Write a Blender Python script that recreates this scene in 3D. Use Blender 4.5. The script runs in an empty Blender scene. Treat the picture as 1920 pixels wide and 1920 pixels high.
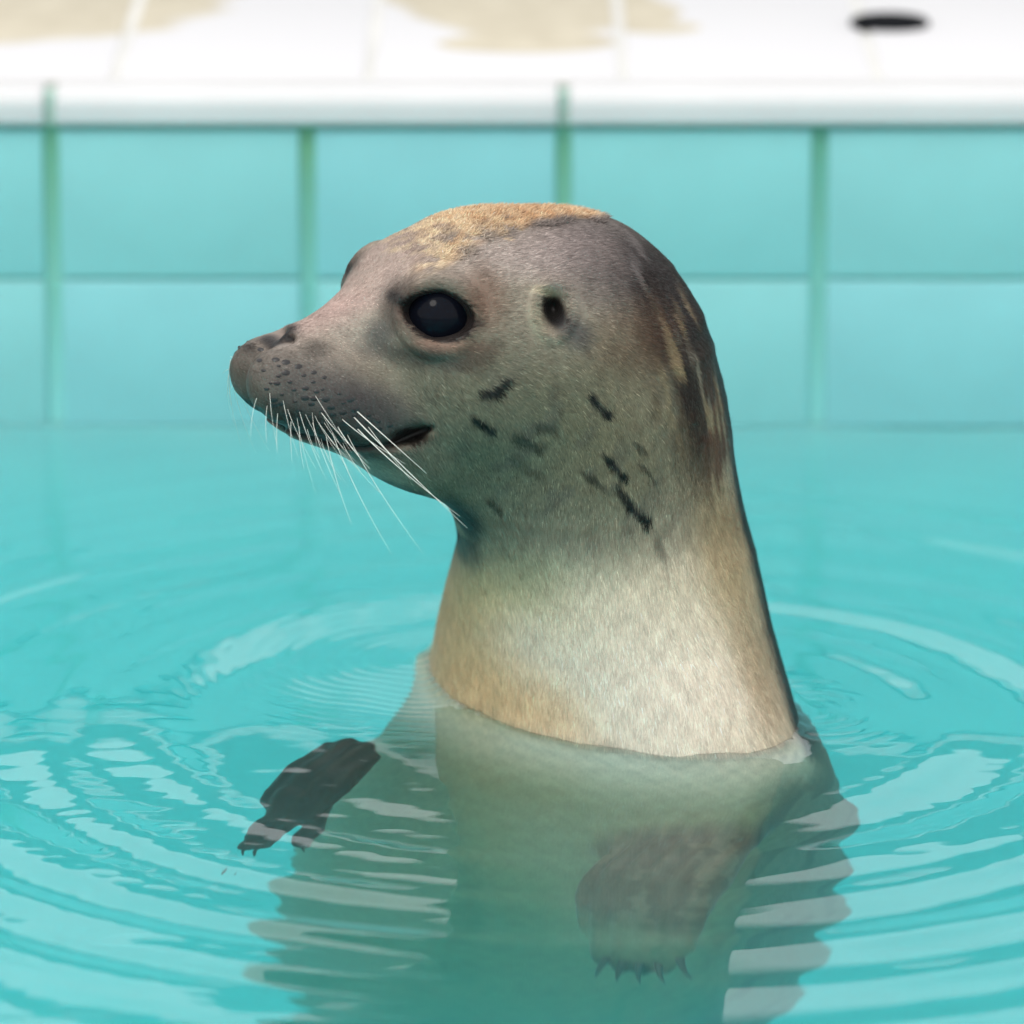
import bpy, math
import numpy as np
from mathutils import Vector

rng = np.random.default_rng(7)
R = math.radians
scene = bpy.context.scene
COL = scene.collection

# ------------------------------------------------------------------ camera
CAMP = np.array([0.0, -3.0, 0.917])
PITCH = R(15.1)                    # looking down
FPX = 11677.0                      # focal length in pixels of a 1920 px wide frame
cam_d = bpy.data.cameras.new('camera')
cam = bpy.data.objects.new('camera', cam_d)
COL.objects.link(cam)
cam.location = CAMP
cam.rotation_euler = (R(90) - PITCH, 0, 0)
cam_d.sensor_width = 36.0
cam_d.lens = FPX / 1920 * 36.0
cam_d.clip_start = 0.05
cam_d.clip_end = 500
cam_d.dof.use_dof = True
cam_d.dof.focus_distance = 3.03
cam_d.dof.aperture_fstop = 5.8
scene.camera = cam

# ------------------------------------------------------------------ world and sun
SUN_EL, SUN_AZ = R(58), R(200)
world = bpy.data.worlds.new('World')
scene.world = world
world.use_nodes = True
wn, wl = world.node_tree.nodes, world.node_tree.links
wn.clear()
w_out = wn.new('ShaderNodeOutputWorld')
w_bg = wn.new('ShaderNodeBackground')
sky = wn.new('ShaderNodeTexSky')
sky.sky_type = 'NISHITA'
sky.sun_disc = False
sky.sun_elevation = SUN_EL
sky.sun_rotation = SUN_AZ
sky.air_density = 1.0
sky.dust_density = 3.0
tc = wn.new('ShaderNodeTexCoord')
cl = wn.new('ShaderNodeTexNoise')
cl.inputs['Scale'].default_value = 2.3
cl.inputs['Detail'].default_value = 5
cl.inputs['Roughness'].default_value = 0.55
cr = wn.new('ShaderNodeValToRGB')
cr.color_ramp.elements[0].position = 0.30
cr.color_ramp.elements[0].color = (0.62, 0.62, 0.62, 1)
cr.color_ramp.elements[1].position = 0.55
cr.color_ramp.elements[1].color = (1, 1, 1, 1)
mixw = wn.new('ShaderNodeMixRGB')
mixw.inputs['Color2'].default_value = (10.6, 10.5, 10.4, 1)      # cloud layer
wl.new(tc.outputs['Generated'], cl.inputs['Vector'])
wl.new(cl.outputs['Fac'], cr.inputs['Fac'])
wl.new(cr.outputs['Color'], mixw.inputs['Fac'])
wl.new(sky.outputs['Color'], mixw.inputs['Color1'])
wl.new(mixw.outputs['Color'], w_bg.inputs['Color'])
w_bg.inputs['Strength'].default_value = 0.135
wl.new(w_bg.outputs['Background'], w_out.inputs['Surface'])

sun_d = bpy.data.lights.new('sun', 'SUN')
sun_d.energy = 1.1
sun_d.angle = R(20)
sun_d.color = (1.0, 0.95, 0.88)
sun = bpy.data.objects.new('sun', sun_d)
COL.objects.link(sun)
sd = Vector((-0.30, -0.58, 0.76)).normalized()                 # direction towards the sun
sun.rotation_euler = sd.to_track_quat('Z', 'Y').to_euler()
sun.location = (0, 0, 5)

scene.view_settings.view_transform = 'Standard'
scene.view_settings.look = 'None'
scene.view_settings.gamma = 1.0
scene.view_settings.exposure = 0.05
scene.view_settings.use_curve_mapping = False
cy = scene.cycles
cy.use_denoising = True
cy.max_bounces = 32
cy.transmission_bounces = 24
cy.diffuse_bounces = 14
cy.glossy_bounces = 16
cy.volume_bounces = 10
cy.caustics_refractive = True
cy.caustics_reflective = False
cy.sample_clamp_indirect = 10.0

# ------------------------------------------------------------------ helpers
def lin(c):
    c = np.asarray(c, float) / 255.0
    return np.where(c <= 0.04045, c / 12.92, ((c + 0.055) / 1.055) ** 2.4)

def ray(px, py):
    """direction of the view ray through a point of the reference profile drawing"""
    dx = (px - 960) / FPX
    dy = (960 - py) / FPX
    d = np.array([dx, math.cos(PITCH) + dy * math.sin(PITCH), -math.sin(PITCH) + dy * math.cos(PITCH)])
    return d / np.linalg.norm(d)

def at(px, py, Y=0.0):
    d = ray(px, py)
    return CAMP + d * ((Y - CAMP[1]) / d[1])

def at_z(px, py, z):
    d = ray(px, py)
    return CAMP + d * ((z - CAMP[2]) / d[2])

def under(px, py, depth):
    """point at a depth under the (flat) water that is seen at px, py"""
    s = at_z(px, py, 0.0)
    d = ray(px, py)
    h = d[:2] / 1.333
    v = -math.sqrt(1 - h @ h)
    return np.array([s[0] + h[0] * depth / -v, s[1] + h[1] * depth / -v, -depth])

def prof(P):
    """profile coordinates (1920 drawing units) of points"""
    v = P - CAMP
    depth = v[..., 1] * math.cos(PITCH) - v[..., 2] * math.sin(PITCH)
    up = v[..., 1] * math.sin(PITCH) + v[..., 2] * math.cos(PITCH)
    return 960 + FPX * v[..., 0] / depth, 960 - FPX * up / depth

def new_mesh(name, verts, faces, smooth=True):
    me = bpy.data.meshes.new(name)
    verts = np.asarray(verts, np.float32)
    if isinstance(faces, np.ndarray):
        nf, k = faces.shape
        me.vertices.add(len(verts))
        me.vertices.foreach_set('co', verts.ravel())
        me.loops.add(nf * k)
        me.polygons.add(nf)
        me.loops.foreach_set('vertex_index', faces.astype(np.int32).ravel())
        me.polygons.foreach_set('loop_start', np.arange(0, nf * k, k, dtype=np.int32))
        me.update(calc_edges=True)
    else:
        me.from_pydata([tuple(map(float, v)) for v in verts], [], faces)
        me.update()
    if smooth:
        me.polygons.foreach_set('use_smooth', np.ones(len(me.polygons), bool))
    return me

def obj(name, me, mat=None, parent=None):
    o = bpy.data.objects.new(name, me)
    COL.objects.link(o)
    if mat is not None and me is not None and len(me.materials) == 0:
        me.materials.append(mat)
    if parent is not None:
        o.parent = parent
    return o

def tag(o, label=None, cat=None, group=None, kind=None):
    if label: o['label'] = label
    if cat: o['category'] = cat
    if group: o['group'] = group
    if kind: o['kind'] = kind
    return o

def mat_new(name):
    m = bpy.data.materials.new(name)
    m.use_nodes = True
    n, l = m.node_tree.nodes, m.node_tree.links
    b = n['Principled BSDF']
    return m, n, l, b

def rgba(c, a=1.0):
    return (float(c[0]), float(c[1]), float(c[2]), a)

def noise_np(x, y, z=None, scale=1.0, seed=0, octaves=3):
    """cheap smooth pseudo-noise in about -1..1 : sums of sines along random directions"""
    r = np.random.default_rng(seed)
    out = np.zeros_like(x, dtype=float)
    amp, tot = 1.0, 0.0
    for o in range(octaves):
        for k in range(5):
            d = r.normal(size=3)
            d /= np.linalg.norm(d)
            ph = r.uniform(0, 6.28)
            f = scale * (2 ** o) * r.uniform(0.7, 1.4)
            a = d[0] * x + d[1] * y + (d[2] * z if z is not None else 0)
            out += amp * np.sin(a * f + ph)
        tot += amp * 5 ** 0.5
        amp *= 0.55
    return out / tot

def sstep(a, b, x):
    t = np.clip((x - a) / (b - a), 0, 1)
    return t * t * (3 - 2 * t)

# ------------------------------------------------------------------ pool and deck
WALL_Y = 0.597
DECK_Z = 0.2045
POOL_X, POOL_Y0, FLOOR_Z = 3.2, -4.2, -0.90

def paint_mat(name, col, rough=0.35, mottled=0.06, bump=0.05, scale=9.0):
    m, n, l, b = mat_new(name)
    t = n.new('ShaderNodeTexCoord')
    no = n.new('ShaderNodeTexNoise'); no.inputs['Scale'].default_value = scale; no.inputs['Detail'].default_value = 6
    l.new(t.outputs['Object'], no.inputs['Vector'])
    r = n.new('ShaderNodeValToRGB')
    c = np.array(col)
    r.color_ramp.elements[0].position = 0.3; r.color_ramp.elements[0].color = rgba(c * (1 - mottled * 2))
    r.color_ramp.elements[1].position = 0.7; r.color_ramp.elements[1].color = rgba(np.clip(c * (1 + mottled), 0, 0.9))
    l.new(no.outputs['Fac'], r.inputs['Fac'])
    l.new(r.outputs['Color'], b.inputs['Base Color'])
    b.inputs['Roughness'].default_value = rough
    bu = n.new('ShaderNodeBump'); bu.inputs['Strength'].default_value = bump; bu.inputs['Distance'].default_value = 0.002
    n2 = n.new('ShaderNodeTexNoise'); n2.inputs['Scale'].default_value = scale * 14
    l.new(t.outputs['Object'], n2.inputs['Vector'])
    l.new(n2.outputs['Fac'], bu.inputs['Height'])
    l.new(bu.outputs['Normal'], b.inputs['Normal'])
    return m

CYAN = lin((136, 201, 203))
M_tile = paint_mat('turquoise_tile_glaze', CYAN, 0.42, 0.05)
M_basin = paint_mat('turquoise_pool_paint', (0.46, 0.92, 0.94), 0.6, 0.04)
M_coping = paint_mat('white_glazed_coping', (0.62, 0.62, 0.63), 0.4, 0.03)
M_deckground = paint_mat('pale_ground', (0.55, 0.53, 0.50), 0.8, 0.05, scale=1.5)

# grout: grey-green with algae, greener towards the top
M_grout, n, l, b = mat_new('algae_grout')
t = n.new('ShaderNodeTexCoord')
no = n.new('ShaderNodeTexNoise'); no.inputs['Scale'].default_value = 7
l.new(t.outputs['Object'], no.inputs['Vector'])
r_ = n.new('ShaderNodeValToRGB')
r_.color_ramp.elements[0].position = 0.35; r_.color_ramp.elements[0].color = rgba(lin((104, 172, 154)))
r_.color_ramp.elements[1].position = 0.68; r_.color_ramp.elements[1].color = rgba(lin((122, 176, 136)))
sx_ = n.new('ShaderNodeSeparateXYZ'); l.new(t.outputs['Object'], sx_.inputs[0])
zr = n.new('ShaderNodeMapRange'); zr.inputs['From Min'].default_value = 0.02; zr.inputs['From Max'].default_value = 0.17
l.new(sx_.outputs['Z'], zr.inputs['Value'])
mg = n.new('ShaderNodeMixRGB'); mg.inputs['Color1'].default_value = rgba(lin((140, 210, 208)))
l.new(no.outputs['Fac'], r_.inputs['Fac'])
l.new(zr.outputs[0], mg.inputs['Fac']); l.new(r_.outputs['Color'], mg.inputs['Color2'])
l.new(mg.outputs['Color'], b.inputs['Base Color'])
b.inputs['Roughness'].default_value = 0.8
M_jgrey = paint_mat('grey_joint', (0.62, 0.62, 0.60), 0.8, 0.05)
M_jgreen = paint_mat('pale_green_joint', lin((172, 196, 186)), 0.8, 0.05)

def block_mesh(name, sx, sy, sz, bev, seg=2):
    """bevelled block, centred in x, from y=0 to sy, z=0 to sz"""
    import bmesh
    bm = bmesh.new()
    bmesh.ops.create_cube(bm, size=1)
    for v in bm.verts:
        v.co = Vector((v.co.x * sx, (v.co.y + 0.5) * sy, (v.co.z + 0.5) * sz))
    bmesh.ops.bevel(bm, geom=list(bm.edges), offset=bev, segments=seg, affect='EDGES', profile=0.6)
    me = bpy.data.meshes.new(name)
    bm.to_mesh(me); bm.free()
    me.polygons.foreach_set('use_smooth', np.ones(len(me.polygons), bool))
    return me

def box_mesh(name, x0, x1, y0, y1, z0, z1):
    v = [(x, y, z) for x in (x0, x1) for y in (y0, y1) for z in (z0, z1)]
    f = [(0, 1, 3, 2), (4, 6, 7, 5), (0, 4, 5, 1), (2, 3, 7, 6), (0, 2, 6, 4), (1, 5, 7, 3)]
    return new_mesh(name, v, f, smooth=False)

# basin: floor and side walls as one open box (thickness given outside)
bw = 0.15
basin = obj('pool_floor', box_mesh('pool_floor', -POOL_X - bw, POOL_X + bw, POOL_Y0 - bw, WALL_Y + bw, FLOOR_Z - 0.1, FLOOR_Z), M_basin)
tag(basin, kind='structure')

wall = bpy.data.objects.new('pool_wall', None); COL.objects.link(wall); wall.location = (0, WALL_Y, FLOOR_Z)
tag(wall, 'turquoise tiled pool wall with green joints and white bullnose coping behind the seal', 'pool wall')
wall_par = wall
def child(name, me, mat, loc, parent):
    o = obj(name, me, mat, parent)
    o.location = Vector(loc) - parent.location
    return o

TW = 0.1510                                     # tile pitch
ROW = 0.0912
X0 = (579 - 960) / FPX * 3.70                   # a joint of the wall
# backing carries the grout colour for the tile band; painted wall below
child('wall_render', box_mesh('wall_render', -POOL_X, POOL_X, 0.0, 0.12, 0, -0.004 - FLOOR_Z), M_basin, (0, WALL_Y, FLOOR_Z), wall)
child('grout', box_mesh('grout', -POOL_X, POOL_X, 0.0, 0.12, 0, 0.004 + 0.1815), M_grout, (0, WALL_Y + 0.004, -0.004), wall)
tile_w = TW - 0.0098
tm = block_mesh('tile', tile_w, 0.02, ROW - 0.0022, 0.0012)
shades = [M_tile, paint_mat('turquoise_tile_glaze_pale', CYAN * np.array([1.03, 1.0, 1.0]), 0.42, 0.05),
          paint_mat('turquoise_tile_glaze_blue', CYAN * np.array([1.0, 0.98, 1.015]), 0.42, 0.05)]
tms = []
for s_ in shades:
    q = tm.copy(); q.materials.append(s_); tms.append(q)
tm_sub = tm.copy(); tm_sub.materials.append(M_basin)
for k in range(-9, 9):
    for r in range(0, 2):
        i = (k * 7 + r * 5) % 3
        x = X0 + (k + 0.5) * TW
        z = -0.0008 + r * ROW
        o = child('tile', tms[i], None, (x, WALL_Y + rng.normal() * 0.0004, z), wall)
        if r < 0: o.data = tm_sub
# far left and right of the band, joined
def tile_run(xa, xb):
    import bmesh
    bm = bmesh.new()
    x = xa
    while x < xb:
        for r in range(0, 2):
            ret = bmesh.ops.create_cube(bm, size=1)
            for v in ret['verts']:
                v.co = Vector((v.co.x * tile_w + x + TW / 2, (v.co.y + .5) * 0.02, (v.co.z + .5) * (ROW - .0022) + r * ROW - 0.0008 - FLOOR_Z))
        x += TW
    me = bpy.data.meshes.new('tile_run'); bm.to_mesh(me); bm.free(); me.materials.append(M_tile)
    o = obj('tile', me, None, wall); o['kind'] = 'stuff'
tile_run(X0 + 9 * TW, POOL_X - TW); 
xs = X0 - 9 * TW
while xs > -POOL_X + TW: xs -= TW
tile_run(xs, X0 - 9 * TW - 0.001)

# coping: bullnose blocks two tiles wide, joints on every second wall joint
def coping_mesh(w):
    # profile in (y,z), extruded along x ; pool face at y = -0.006
    prof_ = []
    zt = DECK_Z; zb = 0.1825
    rr = 0.011
    prof_ += [(0.026, zb), (-0.004, zb), (-0.007, zb + 0.003)]
    for a in np.linspace(180, 90, 8):
        prof_.append((-0.007 + rr + rr * math.cos(R(a)), zt - rr + rr * math.sin(R(a))))
    prof_ += [(0.026, zt)]
    v, f = [], []
    npf = len(prof_)
    xs_ = [-w / 2, -w / 2 + 0.0015, w / 2 - 0.0015, w / 2]
    for xi, x in enumerate(xs_):
        ins = 0.0012 if xi in (0, 3) else 0
        for (y, z) in prof_:
            v.append((x, y + (ins if y < 0.02 else 0), z - (ins if z > zb + .01 else 0)))
    for i in range(3):
        for j in range(npf):
            a = i * npf + j; b2 = i * npf + (j + 1) % npf
            f.append((a, b2, b2 + npf, a + npf))
    f.append(tuple(range(npf))[::-1]); f.append(tuple(range(3 * npf, 4 * npf)))
    me = new_mesh('coping_block', v, f, smooth=False)
    me.materials.append(M_coping)
    return me
cm = coping_mesh(2 * TW - 0.0075)
for k in range(-8, 8):
    x = X0 + (2 * k + 1) * TW + TW
    child('coping_block', cm, None, (x, WALL_Y, 0), wall)
child('joint_filler', box_mesh('joint_filler', -2.4, 2.4, 0, 0.024, 0, DECK_Z - 0.1825 - 0.004), M_jgreen, (0, WALL_Y + 0.0, 0.1825), wall)

# the other pool walls, plain painted
for (nm, bx, lab) in (('pool_wall', (-POOL_X - bw, -POOL_X, POOL_Y0, WALL_Y, FLOOR_Z, DECK_Z - .004), 'plain turquoise painted pool wall on the left side'),
                 ('pool_wall', (POOL_X, POOL_X + bw, POOL_Y0, WALL_Y, FLOOR_Z, DECK_Z - .004), 'plain turquoise painted pool wall on the right side'),
                 ('pool_wall', (-POOL_X - bw, POOL_X + bw, POOL_Y0 - bw, POOL_Y0, FLOOR_Z, DECK_Z - .004), 'plain turquoise painted pool wall at the near end')):
    o = obj(nm, box_mesh(nm, *bx), M_basin)
    tag(o, lab, 'pool wall')

# deck ---------------------------------------------------------------
M_deck, n, l, b = mat_new('beige_deck_with_painted_glare')  # beige is dry slab; the white is sky glare on wet slabs, painted in
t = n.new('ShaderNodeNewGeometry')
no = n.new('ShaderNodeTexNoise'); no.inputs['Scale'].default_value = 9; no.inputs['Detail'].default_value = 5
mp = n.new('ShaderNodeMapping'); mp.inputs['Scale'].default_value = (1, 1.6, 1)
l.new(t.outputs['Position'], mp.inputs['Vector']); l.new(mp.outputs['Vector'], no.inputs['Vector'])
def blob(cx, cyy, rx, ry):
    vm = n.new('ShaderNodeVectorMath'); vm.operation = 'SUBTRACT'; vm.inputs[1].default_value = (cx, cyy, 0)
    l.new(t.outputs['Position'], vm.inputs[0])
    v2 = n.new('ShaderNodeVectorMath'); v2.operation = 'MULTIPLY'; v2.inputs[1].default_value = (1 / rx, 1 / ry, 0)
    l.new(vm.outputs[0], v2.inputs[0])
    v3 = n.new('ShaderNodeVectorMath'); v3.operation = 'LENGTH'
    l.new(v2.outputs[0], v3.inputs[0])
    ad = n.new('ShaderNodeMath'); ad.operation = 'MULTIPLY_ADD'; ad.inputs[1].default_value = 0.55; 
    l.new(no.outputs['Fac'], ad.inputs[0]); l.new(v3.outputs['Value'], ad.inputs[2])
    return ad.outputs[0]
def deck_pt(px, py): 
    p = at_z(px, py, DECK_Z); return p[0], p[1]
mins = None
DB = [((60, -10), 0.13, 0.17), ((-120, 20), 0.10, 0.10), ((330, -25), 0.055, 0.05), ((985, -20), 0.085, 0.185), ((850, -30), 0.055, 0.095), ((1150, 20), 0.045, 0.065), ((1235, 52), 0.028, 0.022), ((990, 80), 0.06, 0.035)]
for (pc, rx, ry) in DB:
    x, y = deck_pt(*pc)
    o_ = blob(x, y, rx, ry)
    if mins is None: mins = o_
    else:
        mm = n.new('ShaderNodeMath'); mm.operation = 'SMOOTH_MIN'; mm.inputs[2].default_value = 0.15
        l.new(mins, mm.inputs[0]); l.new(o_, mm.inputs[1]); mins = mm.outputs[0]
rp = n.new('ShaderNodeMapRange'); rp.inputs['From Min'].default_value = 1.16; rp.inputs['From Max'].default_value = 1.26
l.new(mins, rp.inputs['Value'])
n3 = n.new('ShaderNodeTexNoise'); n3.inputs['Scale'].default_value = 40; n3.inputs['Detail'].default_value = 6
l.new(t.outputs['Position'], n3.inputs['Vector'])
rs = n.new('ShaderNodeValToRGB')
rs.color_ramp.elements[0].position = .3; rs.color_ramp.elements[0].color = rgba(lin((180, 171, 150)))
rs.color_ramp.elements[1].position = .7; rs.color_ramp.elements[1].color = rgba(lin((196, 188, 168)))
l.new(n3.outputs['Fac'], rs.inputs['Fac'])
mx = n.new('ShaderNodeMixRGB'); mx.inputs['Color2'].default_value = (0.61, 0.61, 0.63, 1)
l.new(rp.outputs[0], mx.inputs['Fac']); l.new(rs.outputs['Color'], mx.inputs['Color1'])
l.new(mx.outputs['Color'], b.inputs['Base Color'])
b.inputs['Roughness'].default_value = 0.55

deck_y0 = WALL_Y + 0.026
deck = obj('pool_deck', box_mesh('pool_deck', -2.4, 2.4, deck_y0, deck_y0 + 1.3, DECK_Z - 0.06, DECK_Z - 0.0014), M_jgrey)
tag(deck, kind='structure')
DW = TW
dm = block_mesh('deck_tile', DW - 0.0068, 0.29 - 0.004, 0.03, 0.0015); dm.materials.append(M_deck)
DX = at_z(1168, 125, DECK_Z)[0]
# round drain in the deck
dpos = at_z(1668, 47, DECK_Z)
DR = 0.0245
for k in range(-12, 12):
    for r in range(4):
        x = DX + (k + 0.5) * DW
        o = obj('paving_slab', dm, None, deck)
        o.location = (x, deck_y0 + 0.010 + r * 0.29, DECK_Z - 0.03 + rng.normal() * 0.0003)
ground = obj('ground', new_mesh('ground', [(-60, deck_y0 + 1.3, DECK_Z - .008), (60, deck_y0 + 1.3, DECK_Z - .008), (60, 120, DECK_Z - .008), (-60, 120, DECK_Z - .008),
      (-60, -60, DECK_Z - .008), (-POOL_X - bw + .001, -60, DECK_Z - .008), (-POOL_X - bw + .001, deck_y0 + 1.3, DECK_Z - .008), (60, -60, DECK_Z - .008), (POOL_X + bw - .001, -60, DECK_Z - .008), (POOL_X + bw - .001, deck_y0 + 1.3, DECK_Z - .008),
      (-POOL_X - bw + .001, POOL_Y0 - bw + .001, DECK_Z - .008), (POOL_X + bw - .001, POOL_Y0 - bw + .001, DECK_Z - .008)],
      [(0, 1, 2, 3), (4, 5, 6, 0), (8, 7, 1, 9), (5, 8, 11, 10)], smooth=False), M_deckground)
tag(ground, kind='structure')
for sx in (-1, 1):
    o = obj('pool_deck', box_mesh('pool_deck', min(sx * 2.401, sx * (POOL_X + bw)), max(sx * 2.401, sx * (POOL_X + bw)), WALL_Y + .121, deck_y0 + 1.3, DECK_Z - .06, DECK_Z - .004), M_coping); tag(o, kind='structure')

M_back = paint_mat('sky_blocker_dark_green', (0.10, 0.15, 0.13), 0.9, 0.15, scale=1.2)
back = obj('added_sky_blocker', box_mesh('added_sky_blocker', -14, 14, 7.0, 7.3, DECK_Z - .1, 2.62), M_back)  # added out of view to keep sky out of the water's reflections
tag(back, kind='structure')
M_black, n, l, b = mat_new('black_rubber'); b.inputs['Base Color'].default_value = (0.006, 0.007, 0.009, 1); b.inputs['Roughness'].default_value = 1.0; b.inputs['Specular IOR Level'].default_value = 0.1
def lathe(profile, seg=48):
    v, f = [], []
    for (r, z) in profile:
        for i in range(seg):
            a = 2 * math.pi * i / seg
            v.append((r * math.cos(a), r * math.sin(a), z))
    for j in range(len(profile) - 1):
        for i in range(seg):
            i2 = (i + 1) % seg
            f.append((j * seg + i, j * seg + i2, (j + 1) * seg + i2, (j + 1) * seg + i))
    f.append(tuple((len(profile) - 1) * seg + i for i in range(seg)))
    return v, f
dv, df = lathe([(DR, 0), (DR, 0.0025), (DR - 0.002, 0.0042), (DR - .005, 0.0046), (DR - .006, 0.0026), (0.002, 0.0024)])
drain = obj('drain_cover', new_mesh('drain_cover', dv, df), M_black)
drain.location = (dpos[0], dpos[1], DECK_Z)
tag(drain, 'round black drain cover set in the white poolside deck', 'drain cover')

# ------------------------------------------------------------------ seal : implicit surface
PSI = R(22)
HO = np.array([0.040, 0.0, 0.0])
F = np.array([-math.cos(PSI), -math.sin(PSI), 0.0])       # forward
S = np.array([math.sin(PSI), -math.cos(PSI), 0.0])        # towards the near side
U = np.array([0, 0, 1.0])

def mid(px, py):
    d = ray(px, py)
    t = ((HO - CAMP) @ S) / (d @ S)
    p = CAMP + d * t
    return (p - HO) @ F, p[2]

def loc(P):
    q = P - HO
    return np.stack([q @ F, q @ S, P[:, 2]], 1)

def unloc(f, s, u):
    return HO + F * f + S * s + np.array([0, 0, u])

def smin(a, b, k):
    h = np.clip(0.5 + 0.5 * (b - a) / k, 0, 1)
    return b + (a - b) * h - k * h * (1 - h)

def ell(L, c, r, pitch=0.0):
    q = L - np.array(c)
    if pitch:
        cp, sp = math.cos(pitch), math.sin(pitch)
        f = q[:, 0] * cp + q[:, 2] * sp
        u = -q[:, 0] * sp + q[:, 2] * cp
        q = np.stack([f, q[:, 1], u], 1)
    r = np.array(r)
    k0_ = np.linalg.norm(q / r, axis=1)
    k1_ = np.linalg.norm(q / (r * r), axis=1) + 1e-9
    return k0_ * (k0_ - 1) / k1_

def capsule(L, a, b, ra, rb, sq=1.0):
    a = np.array(a); b = np.array(b)
    q = (L - a) * np.array([1, 1 / sq, 1]); ba = (b - a) * np.array([1, 1 / sq, 1])
    h = np.clip(q @ ba / (ba @ ba), 0, 1)
    return np.linalg.norm(q - h[:, None] * ba, axis=1) - (ra + (rb - ra) * h)

# body: stack of ellipses  z, cx, cy, a (lateral), b (belly-back), yaw of the lateral axis
BODY = np.array([
    # z      cx      cy     a      b     yaw
    [0.205, 0.030, 0.004, 0.020, 0.020, -56],
    [0.180, 0.050, 0.006, 0.050, 0.048, -56],
    [0.140, 0.048, 0.008, 0.066, 0.065, -56],
    [0.100, 0.047, 0.014, 0.074, 0.070, -56],
    [0.060, 0.048, 0.028, 0.096, 0.072, -56],
    [0.025, 0.049, 0.037, 0.118, 0.074, -57],
    [0.000, 0.051, 0.042, 0.132, 0.075, -58],
    [-0.060, 0.052, 0.044, 0.140, 0.088, -54],
    [-0.140, 0.046, 0.050, 0.142, 0.104, -48],
    [-0.240, 0.036, 0.062, 0.146, 0.122, -42],
    [-0.360, 0.022, 0.080, 0.154, 0.132, -40],
    [-0.480, 0.010, 0.105, 0.148, 0.130, -40],
    [-0.620, 0.000, 0.140, 0.118, 0.106, -40],
    [-0.760, 0.005, 0.180, 0.060, 0.055, -40],
])[::-1]

def body_sdf(P):
    z = P[:, 2]
    c = [np.interp(z, BODY[:, 0], BODY[:, i]) for i in range(1, 6)]
    th = np.radians(c[4])
    dx, dy = P[:, 0] - c[0], P[:, 1] - c[1]
    u_ = dx * np.cos(th) + dy * np.sin(th)
    v_ = -dx * np.sin(th) + dy * np.cos(th)
    k = np.sqrt((u_ / c[2]) ** 2 + (v_ / c[3]) ** 2)
    d = (k - 1) * np.minimum(c[2], c[3])
    top, bot = BODY[-1, 0], BODY[0, 0]
    d = np.maximum(d, z - top); d = np.maximum(d, bot - z)
    return d

# smoothed table so that the stack does not show its joints
zz = np.linspace(-0.76, 0.205, 101)
tab = np.stack([zz] + [np.interp(zz, BODY[:, 0], BODY[:, i]) for i in range(1, 6)], 1)
for _ in range(8):
    tab[1:-1, 1:] = (tab[:-2, 1:] + 2 * tab[1:-1, 1:] + tab[2:, 1:]) / 4
BODY = tab

def m3(px, py, s=0.0):
    f, u = mid(px, py)
    return (f, s, u)

CORR_Z = [0.0, 0.0336, 0.0488, 0.0683, 0.0879, 0.1026, 0.1163, 0.1373, 0.1587, 0.1778, 0.1945, 0.2103, 0.2177, 0.2303, 0.2401, 0.2492, 0.2548]
CORR_D = [0.0, -0.00143, -0.00176, -0.00108, -0.00061, -0.00134, -0.00156, -0.00169, -0.00037, 0.00226, 0.00429, 0.00152, -0.00103, -0.00408, -0.00462, -0.00511, -0.00604]
def base_sdf(P):
    return base_raw(P) - np.interp(P[:, 2], CORR_Z, CORR_D) * sstep(0.0, 0.045, P[:, 0] - 0.05)

def base_raw(P):
    L = loc(P)
    La = L.copy(); La[:, 1] = np.abs(La[:, 1])
    d = body_sdf(P)
    # cranium
    h = ell(L, m3(985, 592), (0.080, 0.062, 0.053), R(6))
    h = smin(h, ell(L, m3(1085, 676), (0.056, 0.058, 0.060)), 0.03)
    # forehead to bridge
    h = smin(h, capsule(L, m3(860, 570), m3(580, 659), 0.033, 0.0158, 1.05), 0.030)
    # cheeks
    h = smin(h, ell(La, m3(940, 705, 0.028), (0.056, 0.034, 0.040), R(18)), 0.03)
    # muzzle pads
    h = smin(h, ell(La, m3(562, 722, 0.0125), (0.033, 0.0165, 0.0220), R(22)), 0.012)
    h = smin(h, ell(La, m3(655, 748, 0.019), (0.034, 0.018, 0.022), R(22)), 0.014)
    # nose
    h = smin(h, ell(L, m3(532, 704), (0.0110, 0.0130, 0.0112)), 0.010)
    # lower jaw
    h = smin(h, capsule(L, m3(568, 768), m3(790, 822), 0.0128, 0.022, 1.15), 0.012)
    h = smin(h, capsule(L, m3(800, 790), m3(1000, 832), 0.026, 0.040, 1.0), 0.028)
    # brow bulge around the eyes
    h = smin(h, ell(La, m3(775, 556, 0.0255), (0.020, 0.0170, 0.0190)), 0.016)
    d = smin(d, h, 0.045)
    return d

def hit(px, py, fn, t0=2.6):
    d = ray(px, py)
    t = t0
    for _ in range(200):
        v = fn((CAMP + d * t)[None])[0]
        if v < 1e-5: break
        t += max(v * 0.7, 2e-5)
        if t > 4: return None
    return CAMP + d * t

def grad(fn, p, e=5e-4):
    Pn = np.array([p + e * np.eye(3)[i] for i in range(3)] + [p - e * np.eye(3)[i] for i in range(3)])
    v = fn(Pn)
    g = v[:3] - v[3:]
    return g / np.linalg.norm(g)

e0 = hit(820, 590, base_sdf)
en = grad(base_sdf, e0)
el = loc(e0[None])[0]
nl = np.array([en @ F, en @ S, en[2]])
EYE_R = 0.0188
eye_c = el - nl * 0.0150
eye_n = nl

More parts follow.
